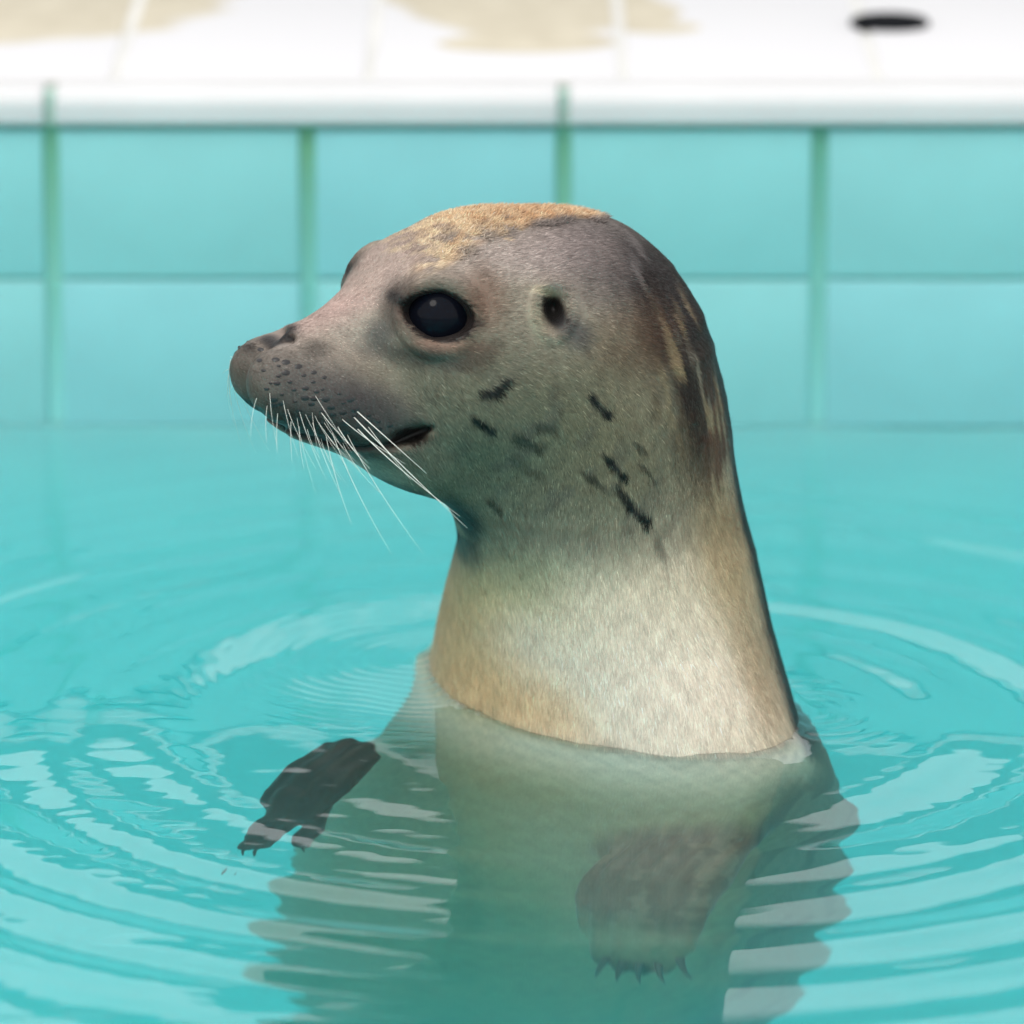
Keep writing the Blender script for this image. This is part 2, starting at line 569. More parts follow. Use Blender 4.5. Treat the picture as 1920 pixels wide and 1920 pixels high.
def flipper(P, root, elbow, tip, w, th, nrm):
    """flat paddle: capsule chain squashed along nrm"""
    nrm = nrm / np.linalg.norm(nrm)
    def sq(q): return q - np.outer(q @ nrm, nrm) * (1 - w / th)
    d = None
    for (a, b, ra, rb) in ((root, elbow, w * 0.75, w * 0.95), (elbow, tip, w * 0.95, w * 0.72)):
        q = sq(P - a); ba = sq((b - a)[None])[0]
        h = np.clip(q @ ba / (ba @ ba), 0, 1)
        v = (np.linalg.norm(q - h[:, None] * ba, axis=1) - (ra + (rb - ra) * h)) * (th / w)
        d = v if d is None else np.minimum(d, v)
    return d

# near flipper: seen low right, hanging over the belly; far flipper: seen left
NF_root = under(1310, 1565, 0.120); NF_el = under(1205, 1650, 0.155); NF_tip = under(1190, 1720, 0.205)
NFR, NFE, NFT = NF_root, NF_el + np.array([0, -0.03, 0]), NF_tip + np.array([0, -.04, 0])
FF_root = under(652, 1418, 0.072); FF_el = under(600, 1462, 0.085); FF_tip = under(540, 1515, 0.115)
FF_DIG = [under(462, 1590, 0.158), under(484, 1590, 0.160), under(512, 1560, 0.150), under(572, 1580, 0.150)]
def chain_flippers(P):
    n1 = np.array([-0.45, -0.75, 0.35])
    d1 = flipper(P, NFR, NFE, NFT, 0.040, 0.011, n1)
    n2 = np.array([-0.62, -0.55, 0.45])
    d2 = flipper(P, FF_root, FF_el, FF_tip, 0.026, 0.011, n2)
    for i, tp in enumerate(FF_DIG):
        st_ = FF_el * 0.5 + FF_tip * 0.5 if i < 3 else FF_el + 0.0
        for (a, b, ra, rb) in ((st_, tp, 0.0115, 0.0052),):
            q = P - a; ba = b - a
            hh = np.clip(q @ ba / (ba @ ba), 0, 1)
            d2 = smin(d2, np.linalg.norm(q - hh[:, None] * ba, axis=1) - (ra + (rb - ra) * hh), 0.004)
    return d1, d2

def gauss_line(x, y, pts, w):
    pts = np.array(pts, float)
    d = np.full(x.shape, 1e9)
    tt = np.zeros(x.shape)
    for i in range(len(pts) - 1):
        a, b = pts[i], pts[i + 1]
        ba = b - a
        h = np.clip(((x - a[0]) * ba[0] + (y - a[1]) * ba[1]) / (ba @ ba), 0, 1)
        q = np.hypot(x - a[0] - h * ba[0], y - a[1] - h * ba[1])
        m = q < d
        tt = np.where(m, (i + h) / (len(pts) - 1), tt)
        d = np.minimum(d, q)
    return d, tt

MOUTH = [(478, 768), (512, 792), (560, 812), (620, 830), (680, 838), (730, 832), (772, 814), (806, 802)]
NOSTRIL = [(497, 640), (520, 634), (548, 636)]

def near_prof(P):
    """profile coordinates with the far half of the head mirrored on to the near half"""
    L = loc(P)
    Lm = L.copy(); Lm[:, 1] = np.abs(L[:, 1])
    Q = HO + Lm[:, :1] * F + Lm[:, 1:2] * S
    Q[:, 2] = L[:, 2]
    head = (L[:, 0] > -0.03) & (P[:, 2] > 0.10)
    Q = np.where(head[:, None], Q, P)
    x, y = prof(Q)
    return x, y, L

def full_sdf(P):
    d = base_sdf(P)
    L = loc(P)
    La = L.copy(); La[:, 1] = np.abs(La[:, 1])
    # eyes: rim then socket
    q = La - eye_c
    dist = np.linalg.norm(q, axis=1)
    t = q @ eye_n
    rim = np.abs(np.hypot((np.linalg.norm(q - t[:, None] * eye_n, axis=1)) - 0.0172, t - 0.0125)) - 0.0022
    d = np.where(La[:, 1] > 0, smin(d, rim, 0.007), d)
    # almond socket opening: intersection of two balls
    tf = np.array([1, 0, 0.28]); tf = tf - (tf @ eye_n) * eye_n; tf /= np.linalg.norm(tf)
    tu = np.cross(eye_n, tf); 
    if tu[2] < 0: tu = -tu
    a_, b_ = q @ tf, q @ tu
    sock = (np.sqrt(((a_ - 0.0005) / 0.0181) ** 2 + ((b_) / (0.0117 - 0.17 * np.abs(a_ - 0.0005))) ** 2 + (np.minimum(t - 0.014, 0) / 0.012) ** 2) - 1) * 0.011
    d = -smin(-d, sock, 0.0025)
    # carved lines in profile coordinates
    x, y, _ = near_prof(P)
    m, tt = gauss_line(x, y, MOUTH, 1)
    ok = (L[:, 0] > 0.03)
    wd = 5 + 9 * sstep(0.55, 0.85, tt) * (1 - sstep(0.93, 1.0, tt))
    d = d + ok * (0.0025 + 0.0050 * sstep(0.6, 0.85, tt)) * np.exp(-(m / wd) ** 2)
    m, tt = gauss_line(x, y, NOSTRIL, 1)
    d = d + ok * 0.0045 * np.exp(-(m / 8) ** 2) * (np.abs(L[:, 1]) > 0.002)
    # philtrum between the pads
    d = d + (L[:, 0] > 0.12) * 0.0009 * np.exp(-(L[:, 1] / 0.0020) ** 2) * (L[:, 2] < m3(500, 655)[2])
    # ear pit with a small rim
    ex, ey = x - 1036, y - 580
    m = np.sqrt((ex / 24) ** 2 + (ey / 34) ** 2)
    head = (L[:, 0] < 0.06) & (L[:, 0] > -0.06) & (P[:, 2] > 0.12) & (np.abs(L[:, 1]) > 0.02)
    d = d + head * (0.012 * np.exp(-m ** 2 * 1.6) - 0.0018 * np.exp(-((m - 1.5) / 0.4) ** 2))
    # skin folds and soft unevenness of flesh
    nz = noise_np(P[:, 0], P[:, 1], P[:, 2], scale=45, seed=3, octaves=2)
    d = d + 0.0010 * nz
    f1, f2 = chain_flippers(P)
    d = smin(d, f1, 0.012)
    d = smin(d, f2, 0.016)
    # finger ridges on flippers
    for (ft, rt, f_) in ((NFT, NFR, f1), (FF_tip, FF_root, f2)):
        ax = (ft - rt) / np.linalg.norm(ft - rt)
        side = np.cross(ax, np.array([-0.45, -0.75, 0.35])); side /= np.linalg.norm(side)
        w = (P - rt) @ side
        d = d + 0.0006 * np.cos(w / 0.0125 * 2 * math.pi) * np.exp(-(np.maximum(f_, 0) / 0.006) ** 2)
    return d

def surface_nets(fn, lo, hi, h):
    xs = np.arange(lo[0], hi[0], h); ys = np.arange(lo[1], hi[1], h); zs = np.arange(lo[2], hi[2], h)
    nx, ny, nz = len(xs), len(ys), len(zs)
    V = np.empty((nx, ny, nz), np.float32)
    YY, ZZ = np.meshgrid(ys, zs, indexing='ij')
    for i0 in range(0, nx, 8):
        xi = xs[i0:i0 + 8]
        P = np.stack([np.repeat(xi, ny * nz), np.tile(YY.ravel(), len(xi)), np.tile(ZZ.ravel(), len(xi))], 1)
        V[i0:i0 + 8] = fn(P).reshape(len(xi), ny, nz)
    G = [xs, ys, zs]
    inside = V < 0
    acc = np.zeros((nx - 1, ny - 1, nz - 1, 3)); cnt = np.zeros((nx - 1, ny - 1, nz - 1))
    offs = [(0, 0, 0), (1, 0, 0), (0, 1, 0), (1, 1, 0), (0, 0, 1), (1, 0, 1), (0, 1, 1), (1, 1, 1)]
    def sub(A, o): return A[o[0]:nx - 1 + o[0], o[1]:ny - 1 + o[1], o[2]:nz - 1 + o[2]]
    for a in offs:
        for ax in range(3):
            if a[ax] == 1: continue
            b = list(a); b[ax] = 1; b = tuple(b)
            va, vb = sub(V, a), sub(V, b)
            m = (va < 0) != (vb < 0)
            t = np.where(m, va / np.where(m, va - vb, 1), 0)
            cnt += m
            for k in range(3):
                acc[..., k] += np.where(m, a[k] + (t if k == ax else 0), 0)
    used = cnt > 0
    idx = np.full(used.shape, -1, np.int64)
    idx[used] = np.arange(used.sum())
    ii = np.argwhere(used)
    verts = (acc[used] / cnt[used][:, None] + ii) * h + np.array(lo)
    quads = []
    for ax in range(3):
        u, v = (ax + 1) % 3, (ax + 2) % 3
        sl0 = [slice(None)] * 3; sl1 = [slice(None)] * 3
        sl0[ax] = slice(0, -1); sl1[ax] = slice(1, None)
        a = inside[tuple(sl0)]; b = inside[tuple(sl1)]
        e = np.argwhere(a != b)
        ok = (e[:, u] > 0) & (e[:, v] > 0) & (e[:, u] < V.shape[u] - 1) & (e[:, v] < V.shape[v] - 1)
        e = e[ok]
        flip = inside[e[:, 0], e[:, 1], e[:, 2]]
        def g(du, dv):
            q = e.copy(); q[:, u] -= du; q[:, v] -= dv
            return idx[q[:, 0], q[:, 1], q[:, 2]]
        q = np.stack([g(0, 0), g(1, 0), g(1, 1), g(0, 1)], 1)
        q = np.where(flip[:, None], q, q[:, ::-1])
        quads.append(q)
    return verts, np.concatenate(quads)

def subdivide(v, q):
    """split every quad in four"""
    e = np.stack([q, np.roll(q, -1, 1)], 2).reshape(-1, 2)
    es = np.sort(e, 1)
    key = es[:, 0] * (len(v) + 1) + es[:, 1]
    uq, first, inv = np.unique(key, return_index=True, return_inverse=True)
    mid_ = (v[es[first, 0]] + v[es[first, 1]]) / 2
    cen = v[q].mean(1)
    n0, n1 = len(v), len(mid_)
    em = inv.reshape(-1, 4) + n0
    ce = np.arange(len(q)) + n0 + n1
    out = []
    for i in range(4):
        out.append(np.stack([q[:, i], em[:, i], ce, em[:, (i - 1) % 4]], 1))
    return np.concatenate([v, mid_, cen]), np.concatenate(out)

def normals(v, q):
    a = v[q[:, 2]] - v[q[:, 0]]; b = v[q[:, 3]] - v[q[:, 1]]
    fn = np.cross(a, b)
    n_ = np.zeros_like(v)
    for i in range(4):
        for k in range(3):
            n_[:, k] += np.bincount(q[:, i], fn[:, k], len(v))
    return n_ / (np.linalg.norm(n_, axis=1)[:, None] + 1e-12)

def relax(v, q, it=1, lam=0.5):
    for _ in range(it):
        s = np.zeros_like(v); c = np.zeros(len(v))
        for i in range(4):
            for j in ((i + 1) % 4, (i - 1) % 4):
                for k in range(3):
                    s[:, k] += np.bincount(q[:, i], v[q[:, j], k], len(v))
                c += np.bincount(q[:, i], minlength=len(v))
        v = v + lam * (s / c[:, None] - v)
    return v

def chunked(fn, P, n_=200000):
    return np.concatenate([fn(P[i:i + n_]) for i in range(0, len(P), n_)])

bv, bq = surface_nets(full_sdf, (-0.26, -0.24, -0.80), (0.22, 0.30, 0.31), 0.0052)
for lev in range(2):
    bv = relax(bv, bq, 2, 0.4)
    for _ in range(2):
        nn = normals(bv, bq)
        bv = bv - nn * np.clip(chunked(full_sdf, bv), -0.003, 0.003)[:, None] * 0.9
    bv, bq = subdivide(bv, bq)
for _ in range(3):
    nn = normals(bv, bq)
    bv = bv - nn * np.clip(chunked(full_sdf, bv), -0.002, 0.002)[:, None] * 0.8
bv = relax(bv, bq, 1, 0.4)
nn = normals(bv, bq)
ctr = bv.mean(0)
print('seal verts', len(bv))

# ---------------- coat colours (linear albedo per vertex)
CAPX = [640, 720, 760, 800, 850, 900, 1000, 1075, 1120, 1140, 1400]
CAPY = [444, 462, 469, 468, 459, 447, 425, 414, 410, 405, 300]
def coat(P, N):
    x, y, L = near_prof(P)
    # drift of the lookup so that borders are uneven
    jx = noise_np(P[:, 0], P[:, 1], P[:, 2], 120, 11, 3) * 9
    jy = noise_np(P[:, 0], P[:, 1], P[:, 2], 120, 12, 3) * 9
    X, Y = x + jx, y + jy
    fine = noise_np(P[:, 0], P[:, 1], P[:, 2] * 0.4, 900, 21, 2)
    c = np.tile(lin((164, 153, 137)), (len(P), 1))
    def lay(mask, col):
        nonlocal c
        m = np.clip(mask, 0, 1)[:, None]
        c = c * (1 - m) + lin(col) * m
    def bl(cx, cyy, rx, ry, ang=0, soft=0.5):
        a = R(ang); dx, dy = X - cx, Y - cyy
        u = (dx * math.cos(a) + dy * math.sin(a)) / rx; v = (-dx * math.sin(a) + dy * math.cos(a)) / ry
        r_ = np.sqrt(u * u + v * v)
        return 1 - sstep(1 - soft, 1 + soft, r_)
    # neck: cream, warmer at the throat and near the back
    lay(sstep(930, 1120, Y + 0.12 * (X - 1100)), (205, 190, 166))
    lay(0.75 * bl(1180, 1330, 230, 170, 0, 0.8), (222, 208, 194))
    lay(0.75 * bl(850, 1200, 75, 170, -12, 0.9), (206, 172, 118))
    lay(0.7 * bl(960, 1310, 140, 60, 25, 0.9), (216, 176, 124))
    lay(0.45 * bl(930, 1090, 110, 60, 0, 0.9), (176, 160, 104))
    lay(0.7 * bl(1360, 1020, 55, 170, -14, 0.8), (172, 144, 96))
    lay(0.6 * bl(1430, 1260, 40, 110, -14, 0.8), (168, 140, 100))
    # cheek and lower face: olive grey with shade and green pool bounce painted in
    lay(0.8 * bl(1000, 810, 270, 170, 25, 0.7), (122, 117, 94))
    lay(0.5 * bl(1200, 790, 150, 190, 20, 0.8), (138, 124, 92))
    lay(0.50 * bl(870, 940, 130, 90, 30, 0.8), (98, 100, 76))
    # crown and nape
    lay(0.85 * bl(1150, 480, 170, 85, 25, 0.7), (112, 101, 101))
    lay(0.6 * bl(960, 480, 130, 45, -5, 0.8), (186, 170, 166))
    lay(0.95 * bl(1258, 540, 60, 140, -30, 0.6), (48, 38, 38))
    # mottled brown band down the nape
    mot = noise_np(P[:, 0], P[:, 1], P[:, 2] * 0.45, 170, 31, 2)
    lay(bl(1265, 660, 70, 120, -18, 0.7) * sstep(-0.6, 0.3, mot) * 0.95, (84, 60, 42))
    lay(bl(1300, 760, 50, 150, -12, 0.7) * sstep(-0.2, 0.3, mot) * 0.92, (78, 56, 42))
    strand = noise_np(P[:, 0] * 1.6 + P[:, 2] * 0.35, P[:, 1], P[:, 2] * 0.25, 420, 33, 2)
    lay(bl(1290, 640, 62, 190, -14, 0.5) * sstep(-0.75, 0.05, strand) * 0.9, (58, 42, 34))
    lay(bl(1230, 560, 60, 90, -30, 0.6) * sstep(-0.5, 0.4, strand) * 0.8, (40, 32, 32))
    strand2 = noise_np(P[:, 0] * 1.5 + P[:, 2] * 0.6, P[:, 1], P[:, 2] * 0.3, 300, 34, 2)
    lay(bl(1288, 690, 62, 150, -16, 0.6) * sstep(0.15, 0.6, strand2) * 0.85, (158, 136, 100))
    lay(bl(1190, 480, 110, 60, 35, 0.6) * sstep(0.25, 0.8, strand2) * 0.5, (150, 140, 138))
    lay(bl(1345, 830, 26, 140, -8, 0.6) * sstep(-0.3, 0.3, strand) * 0.8, (110, 72, 50))
    lay(bl(1180, 640, 70, 70, 0, 0.7) * 0.5, (112, 84, 60))
    # forehead / bridge pinkish grey
    lay(0.75 * bl(690, 530, 150, 42, -36, 0.7), (190, 166, 156))
    lay(0.6 * bl(580, 600, 90, 26, -24, 0.7), (202, 168, 160))
    lay(0.55 * bl(640, 640, 120, 50, -10, 0.8), (184, 170, 158))
    # eye surround
    lay(0.8 * bl(748, 562, 38, 34, 30, 0.7), (82, 76, 72))
    lay(0.7 * bl(815, 590, 86, 62, 10, 0.5), (112, 88, 74))
    lay(0.8 * bl(838, 650, 70, 12, 5, 0.6), (160, 130, 112))
    lay(0.75 * bl(905, 560, 32, 52, -20, 0.8), (128, 98, 80))
    lay(0.65 * bl(712, 625, 28, 36, 20, 0.7), (98, 96, 96))
    lay(0.7 * bl(800, 672, 100, 20, 6, 0.7), (86, 80, 76))
    lay(0.6 * bl(900, 665, 40, 22, -20, 0.7), (90, 72, 60))
    # muzzle
    lay(0.9 * bl(605, 748, 150, 66, 24, 0.6), (114, 107, 104))
    lay(0.7 * bl(700, 775, 90, 36, 20, 0.7), (84, 78, 80))
    lay(0.85 * bl(600, 802, 140, 28, 20, 0.7), (50, 52, 50))
    lay(0.5 * bl(458, 700, 22, 52, -14, 0.6), (96, 88, 78))
    lay(0.97 * bl(512, 631, 50, 21, -12, 0.3), (26, 21, 25))
    lay(0.9 * bl(484, 654, 10, 24, 25, 0.5), (28, 23, 24))
    lay(0.6 * bl(595, 655, 24, 16, 0, 0.7), (92, 86, 80))
    m, tt = gauss_line(x, y, MOUTH, 1)
    lay((1 - sstep(4, 11, m)) * 0.9, (30, 28, 28))
    lay((1 - sstep(10, 22, np.hypot((x - 765) / 2.2, y - 818))) * 0.95, (24, 22, 22))
    m, tt = gauss_line(x, y, NOSTRIL, 1)
    lay((1 - sstep(4, 9, m)) * 0.95, (26, 20, 24))
    # ear
    lay(0.95 * (1 - sstep(0.6, 1.2, np.hypot((x - 1038 - 0.3 * (y - 582)) / 25, (y - 582) / 40))), (12, 10, 12))
    lay(0.75 * bl(1022, 545, 28, 11, 0, 0.7), (182, 172, 142))
    lay(0.45 * bl(1002, 598, 13, 36, -15, 0.8), (172, 164, 136))
    lay(0.7 * bl(1078, 622, 24, 40, -35, 0.7), (84, 82, 86))
    # throat fold: its crease shade painted dark
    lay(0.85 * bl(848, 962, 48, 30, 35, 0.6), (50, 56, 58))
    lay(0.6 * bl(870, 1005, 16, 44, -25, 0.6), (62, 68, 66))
    strk = noise_np((P[:, 0] + P[:, 2]) * 0.3, P[:, 1] * .3, (P[:, 0] - P[:, 2] * 1.3), 700, 35, 2)
    # dark dashes in the coat
    for (ax, ay, bx, by, w, k) in ((905, 735, 935, 733, 6, .95), (930, 735, 950, 716, 8, .85), (884, 780, 918, 802, 7, .95), (965, 815, 1010, 838, 10, .55),
                             (1108, 742, 1138, 774, 7, .95), (1128, 852, 1170, 896, 6, .95), (1160, 920, 1210, 974, 8, .85), (1180, 950, 1210, 972, 7, .9),
                             (1090, 885, 1130, 915, 5, .55), (1195, 865, 1230, 900, 4, .5), (1190, 830, 1210, 845, 4, .5), (1010, 800, 1040, 806, 7, .5),
                             (920, 940, 935, 955, 6, .6), (1230, 1000, 1245, 1040, 8, .35), (960, 860, 1010, 890, 8, .3), (700, 900, 760, 920, 8, .6), (780, 925, 860, 985, 8, .7)):
        m, tt = gauss_line(X * .5 + x * .5, Y * .5 + y * .5, ((ax, ay), (bx, by)), 1)
        lay((1 - sstep(w * 0.2, w * 2.0, m + 1.6 * fine + 1.8 * strk)) * min(1, k * 1.1), (30, 28, 29))
    m = np.hypot((x - 822) / 64, (y - 592 - 0.12 * (x - 822)) / 48)
    lay((1 - sstep(1.0, 1.14, m)) * 0.9, (36, 30, 32))
    m, tt = gauss_line(x, y, ((735, 556), (775, 575)), 1)
    lay((1 - sstep(4, 18, m)) * 0.8, (46, 42, 42))
    m, tt = gauss_line(x, y, ((868, 612), (895, 606)), 1)
    lay((1 - sstep(3, 12, m)) * 0.6, (52, 44, 44))
    # faint freckling along the cheek
    fr = noise_np(P[:, 0], P[:, 1], P[:, 2], 330, 41, 2)
    lay(bl(1050, 860, 220, 120, 35, 0.8) * sstep(0.2, 0.8, fr) * 0.35, (96, 94, 92))
    # dry golden fuzz on the crown: everything above this border
    bx_ = np.array(CAPX)
    by_ = np.array(CAPY)
    sf_ = np.interp(x, [760, 900, 1010], [26, 18, 7])
    g = sstep(1, -1, (y + jy * 1.6 + 22 * fine * (x < 980) - np.interp(x + jx, bx_, by_) + 0.5 * sf_) / sf_) * (x < 1145) * np.interp(x, [690, 740, 860], [0.4, 0.9, 1])
    patch = bl(842, 470, 62, 20, -28, 0.6) * sstep(-0.55, 0.25, noise_np(P[:, 0], P[:, 1], P[:, 2], 480, 77, 2))
    g = np.maximum(g, 0.85 * patch)
    ora = np.exp(-((x - 1000) / 130) ** 2)[:, None]
    gk = np.clip(sstep(-.4, .7, fine)[:, None] * 0.6 + 0.55 * ora, 0, 1)
    gold = lin((226, 204, 168)) * (1 - gk) + lin((188, 148, 102)) * gk
    c = c * (1 - g[:, None]) + gold * g[:, None]
    # dark stripe down the back
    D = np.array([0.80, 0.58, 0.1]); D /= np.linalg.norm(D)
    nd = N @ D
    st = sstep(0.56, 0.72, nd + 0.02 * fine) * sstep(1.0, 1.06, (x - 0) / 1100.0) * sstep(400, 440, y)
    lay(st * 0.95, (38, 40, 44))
    # body under the water: belly shade and green water tint painted in, grey flanks with ring marks
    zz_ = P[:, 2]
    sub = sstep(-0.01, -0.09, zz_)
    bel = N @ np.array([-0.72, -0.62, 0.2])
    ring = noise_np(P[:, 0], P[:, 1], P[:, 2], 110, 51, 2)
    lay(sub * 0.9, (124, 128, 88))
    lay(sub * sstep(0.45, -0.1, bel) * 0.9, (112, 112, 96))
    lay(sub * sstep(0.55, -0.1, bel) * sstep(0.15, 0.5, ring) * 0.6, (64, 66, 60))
    f1, f2 = chain_flippers(P)
    lay(sstep(0.006, -0.001, f1) * (zz_ < -0.02), (62, 59, 50))
    lay(sstep(0.004, -0.001, f1) * sstep(0.1, .5, noise_np(P[:, 0], P[:, 1], P[:, 2], 160, 61, 3)) * 0.25, (176, 168, 140))
    axn = (NFT - NFR) / np.linalg.norm(NFT - NFR)
    tf_ = ((P - NFR) @ axn) / np.linalg.norm(NFT - NFR)
    on = sstep(0.004, -0.001, f1) * (zz_ < -0.02)
    lay(on * sstep(0.7, 1.0, tf_) * 0.8, (134, 138, 104))
    lay(on * sstep(1.06, 1.17, tf_ + 0.04 * fine) * 0.9, (34, 36, 33))
    lay(on * bl(1240, 1580, 130, 30, -25, 0.6) * 0.6, (170, 158, 128))
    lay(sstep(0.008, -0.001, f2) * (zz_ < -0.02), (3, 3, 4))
    c = 0.50 * (np.clip(c, 0.001, 1) / 0.50) ** 1.28
    wet = sstep(0.010, 0.001, P[:, 2] + 0.003 * fine) * sstep(-0.004, 0.0, P[:, 2])
    c = c * (1 - 0.15 * wet[:, None])
    c = c * (1 - 0.20 * sstep(0.07, 0.15, P[:, 2]) * (1 - 0.8 * g))[:, None]
    c = c * (1 - 0.22 * bl(560, 720, 190, 110, 20, 0.8))[:, None]
    lum = c @ np.array([0.3, 0.59, 0.11])
    c = lum[:, None] + (c - lum[:, None]) * 0.80
    c = c * (1 + 0.10 * fine[:, None])
    return np.clip(c, 0.003, 0.9)

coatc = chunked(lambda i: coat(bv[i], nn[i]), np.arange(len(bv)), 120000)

seal = bpy.data.objects.new('seal', None); COL.objects.link(seal); seal.location = (0.05, 0, 0)
tag(seal, 'grey spotted seal upright in turquoise pool water with head and neck out, facing left', 'seal')
SL = np.array(seal.location)

M_coat, n, l, b = mat_new('wet_seal_coat')
att = n.new('ShaderNodeAttribute'); att.attribute_name = 'coat'
tcn = n.new('ShaderNodeTexCoord')
mpn = n.new('ShaderNodeMapping'); mpn.inputs['Scale'].default_value = (900, 900, 260)
l.new(tcn.outputs['Object'], mpn.inputs['Vector'])
nz_ = n.new('ShaderNodeTexNoise'); nz_.inputs['Scale'].default_value = 1.0; nz_.inputs['Detail'].default_value = 4
l.new(mpn.outputs['Vector'], nz_.inputs['Vector'])
mr = n.new('ShaderNodeMapRange'); mr.inputs['To Min'].default_value = 0.80; mr.inputs['To Max'].default_value = 1.14
l.new(nz_.outputs['Fac'], mr.inputs['Value'])
vm = n.new('ShaderNodeVectorMath'); vm.operation = 'SCALE'
l.new(att.outputs['Color'], vm.inputs[0]); l.new(mr.outputs[0], vm.inputs['Scale'])
l.new(vm.outputs[0], b.inputs['Base Color'])
b.inputs['Roughness'].default_value = 0.5
b.inputs['Sheen Weight'].default_value = 0.03
b.inputs['Coat Weight'].default_value = 0.06
b.inputs['Specular IOR Level'].default_value = 0.25
b.inputs['Coat Roughness'].default_value = 0.3
bu = n.new('ShaderNodeBump'); bu.inputs['Strength'].default_value = 0.55; bu.inputs['Distance'].default_value = 0.0008
l.new(nz_.outputs['Fac'], bu.inputs['Height']); l.new(bu.outputs['Normal'], b.inputs['Normal'])

bme = new_mesh('body', bv - SL, bq)
ca = bme.color_attributes.new('coat', 'FLOAT_COLOR', 'POINT')
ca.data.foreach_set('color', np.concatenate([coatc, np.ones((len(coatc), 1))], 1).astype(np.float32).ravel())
obj('body', bme, M_coat, seal)

# eyes
M_eye, n, l, b = mat_new('black_wet_eye'); b.inputs['Base Color'].default_value = (0.004, 0.005, 0.009, 1); b.inputs['Roughness'].default_value = 0.10
b.inputs['Specular IOR Level'].default_value = 0.07
def uv_sphere(r, seg=40, ring=24):
    v = [(0, 0, r)]; f = []
    for j in range(1, ring):
        for i in range(seg):
            a, t = 2 * math.pi * i / seg, math.pi * j / ring
            v.append((r * math.sin(t) * math.cos(a), r * math.sin(t) * math.sin(a), r * math.cos(t)))
    v.append((0, 0, -r))
    for i in range(seg):
        f.append((0, 1 + i, 1 + (i + 1) % seg))
        for j in range(ring - 2):
            a = 1 + j * seg + i; b2 = 1 + j * seg + (i + 1) % seg
            f.append((a, a + seg, b2 + seg, b2))
        f.append((len(v) - 1, 1 + (ring - 2) * seg + (i + 1) % seg, 1 + (ring - 2) * seg + i))
    return v, f
sv, sf = uv_sphere(EYE_R * 0.95)
eme = new_mesh('eye', sv, sf); eme.materials.append(M_eye)
for sgn in (1, -1):
    c = eye_c * np.array([1, sgn, 1]) - np.array([0, 0, 0])
    c = c - eye_n * np.array([1, sgn, 1]) * 0.0040
    o = obj('eye', eme, None, seal)
    o.location = Vector(unloc(*c) - SL)

# whisker pits and whiskers
def tube(path, radii, seg=6):
    path = np.array(path); v, f = [], []
    for i, p in enumerate(path):
        t = path[min(i + 1, len(path) - 1)] - path[max(i - 1, 0)]
        t /= np.linalg.norm(t)
        a = np.cross(t, [0.3, 0.9, 0.31]); a /= np.linalg.norm(a); b_ = np.cross(t, a)
        for k in range(seg):
            an = 2 * math.pi * k / seg
            v.append(p + radii[i] * (math.cos(an) * a + math.sin(an) * b_))
    for i in range(len(path) - 1):
        for k in range(seg):
            k2 = (k + 1) % seg
            f.append((i * seg + k, i * seg + k2, (i + 1) * seg + k2, (i + 1) * seg + k))
    f.append(tuple(range(seg))[::-1]); f.append(tuple((len(path) - 1) * seg + k for k in range(seg)))
    return np.array(v), f

M_pit, n, l, b = mat_new('dark_whisker_pit'); b.inputs['Base Color'].default_value = (0.012, 0.011, 0.012, 1); b.inputs['Roughness'].default_value = 0.4
pits = []
for r in range(8):
    y0 = 0
    for k in range(12):
        x = 488 + k * 24 + r * 4 + rng.normal() * 4
        y = 666 + r * 18 + k * 8.5 - 0.0 + rng.normal() * 3 + (k - 4) * 1.5
        lowlim = np.interp(x, [478, 512, 560, 620, 680, 730, 770], [760, 780, 800, 816, 824, 818, 800]) - 8
        if y > lowlim or x > 735 or (k > 7 and r < 2) or (r == 0 and k > 5): continue
        pits.append((x, y))
pv, pf = [], []
pit3 = {}
for (x, y) in pits:
    p = hit(x, y, full_sdf)
    if p is None: continue
    g = grad(full_sdf, p)
    pit3[(x, y)] = (p, g)
    for sgn in (1, -1):
        q = loc(p[None])[0]; 
        gl = np.array([g @ F, g @ S, g[2]])
        q = q * np.array([1, sgn, 1]); gl2 = gl * np.array([1, sgn, 1])
        pw = unloc(*q); gw = F * gl2[0] + S * gl2[1] + U * gl2[2]
        a = np.cross(gw, [0, 0, 1]); a /= np.linalg.norm(a); c2 = np.cross(gw, a)
        rr = 0.0011 * rng.uniform(0.6, 1.4)
        base = len(pv)
        for k in range(7):
            an = 2 * math.pi * k / 7
            pv.append(pw + gw * 0.00005 + rr * (1.6 * math.cos(an) * a + math.sin(an) * c2))
        pv.append(pw + gw * 0.0007)
        for k in range(7): pf.append((base + k, base + (k + 1) % 7, base + 7))
pm = new_mesh('whisker_pits', np.array(pv) - SL, pf)
o = obj('whisker_pits', pm, M_pit, seal); o['kind'] = 'stuff'

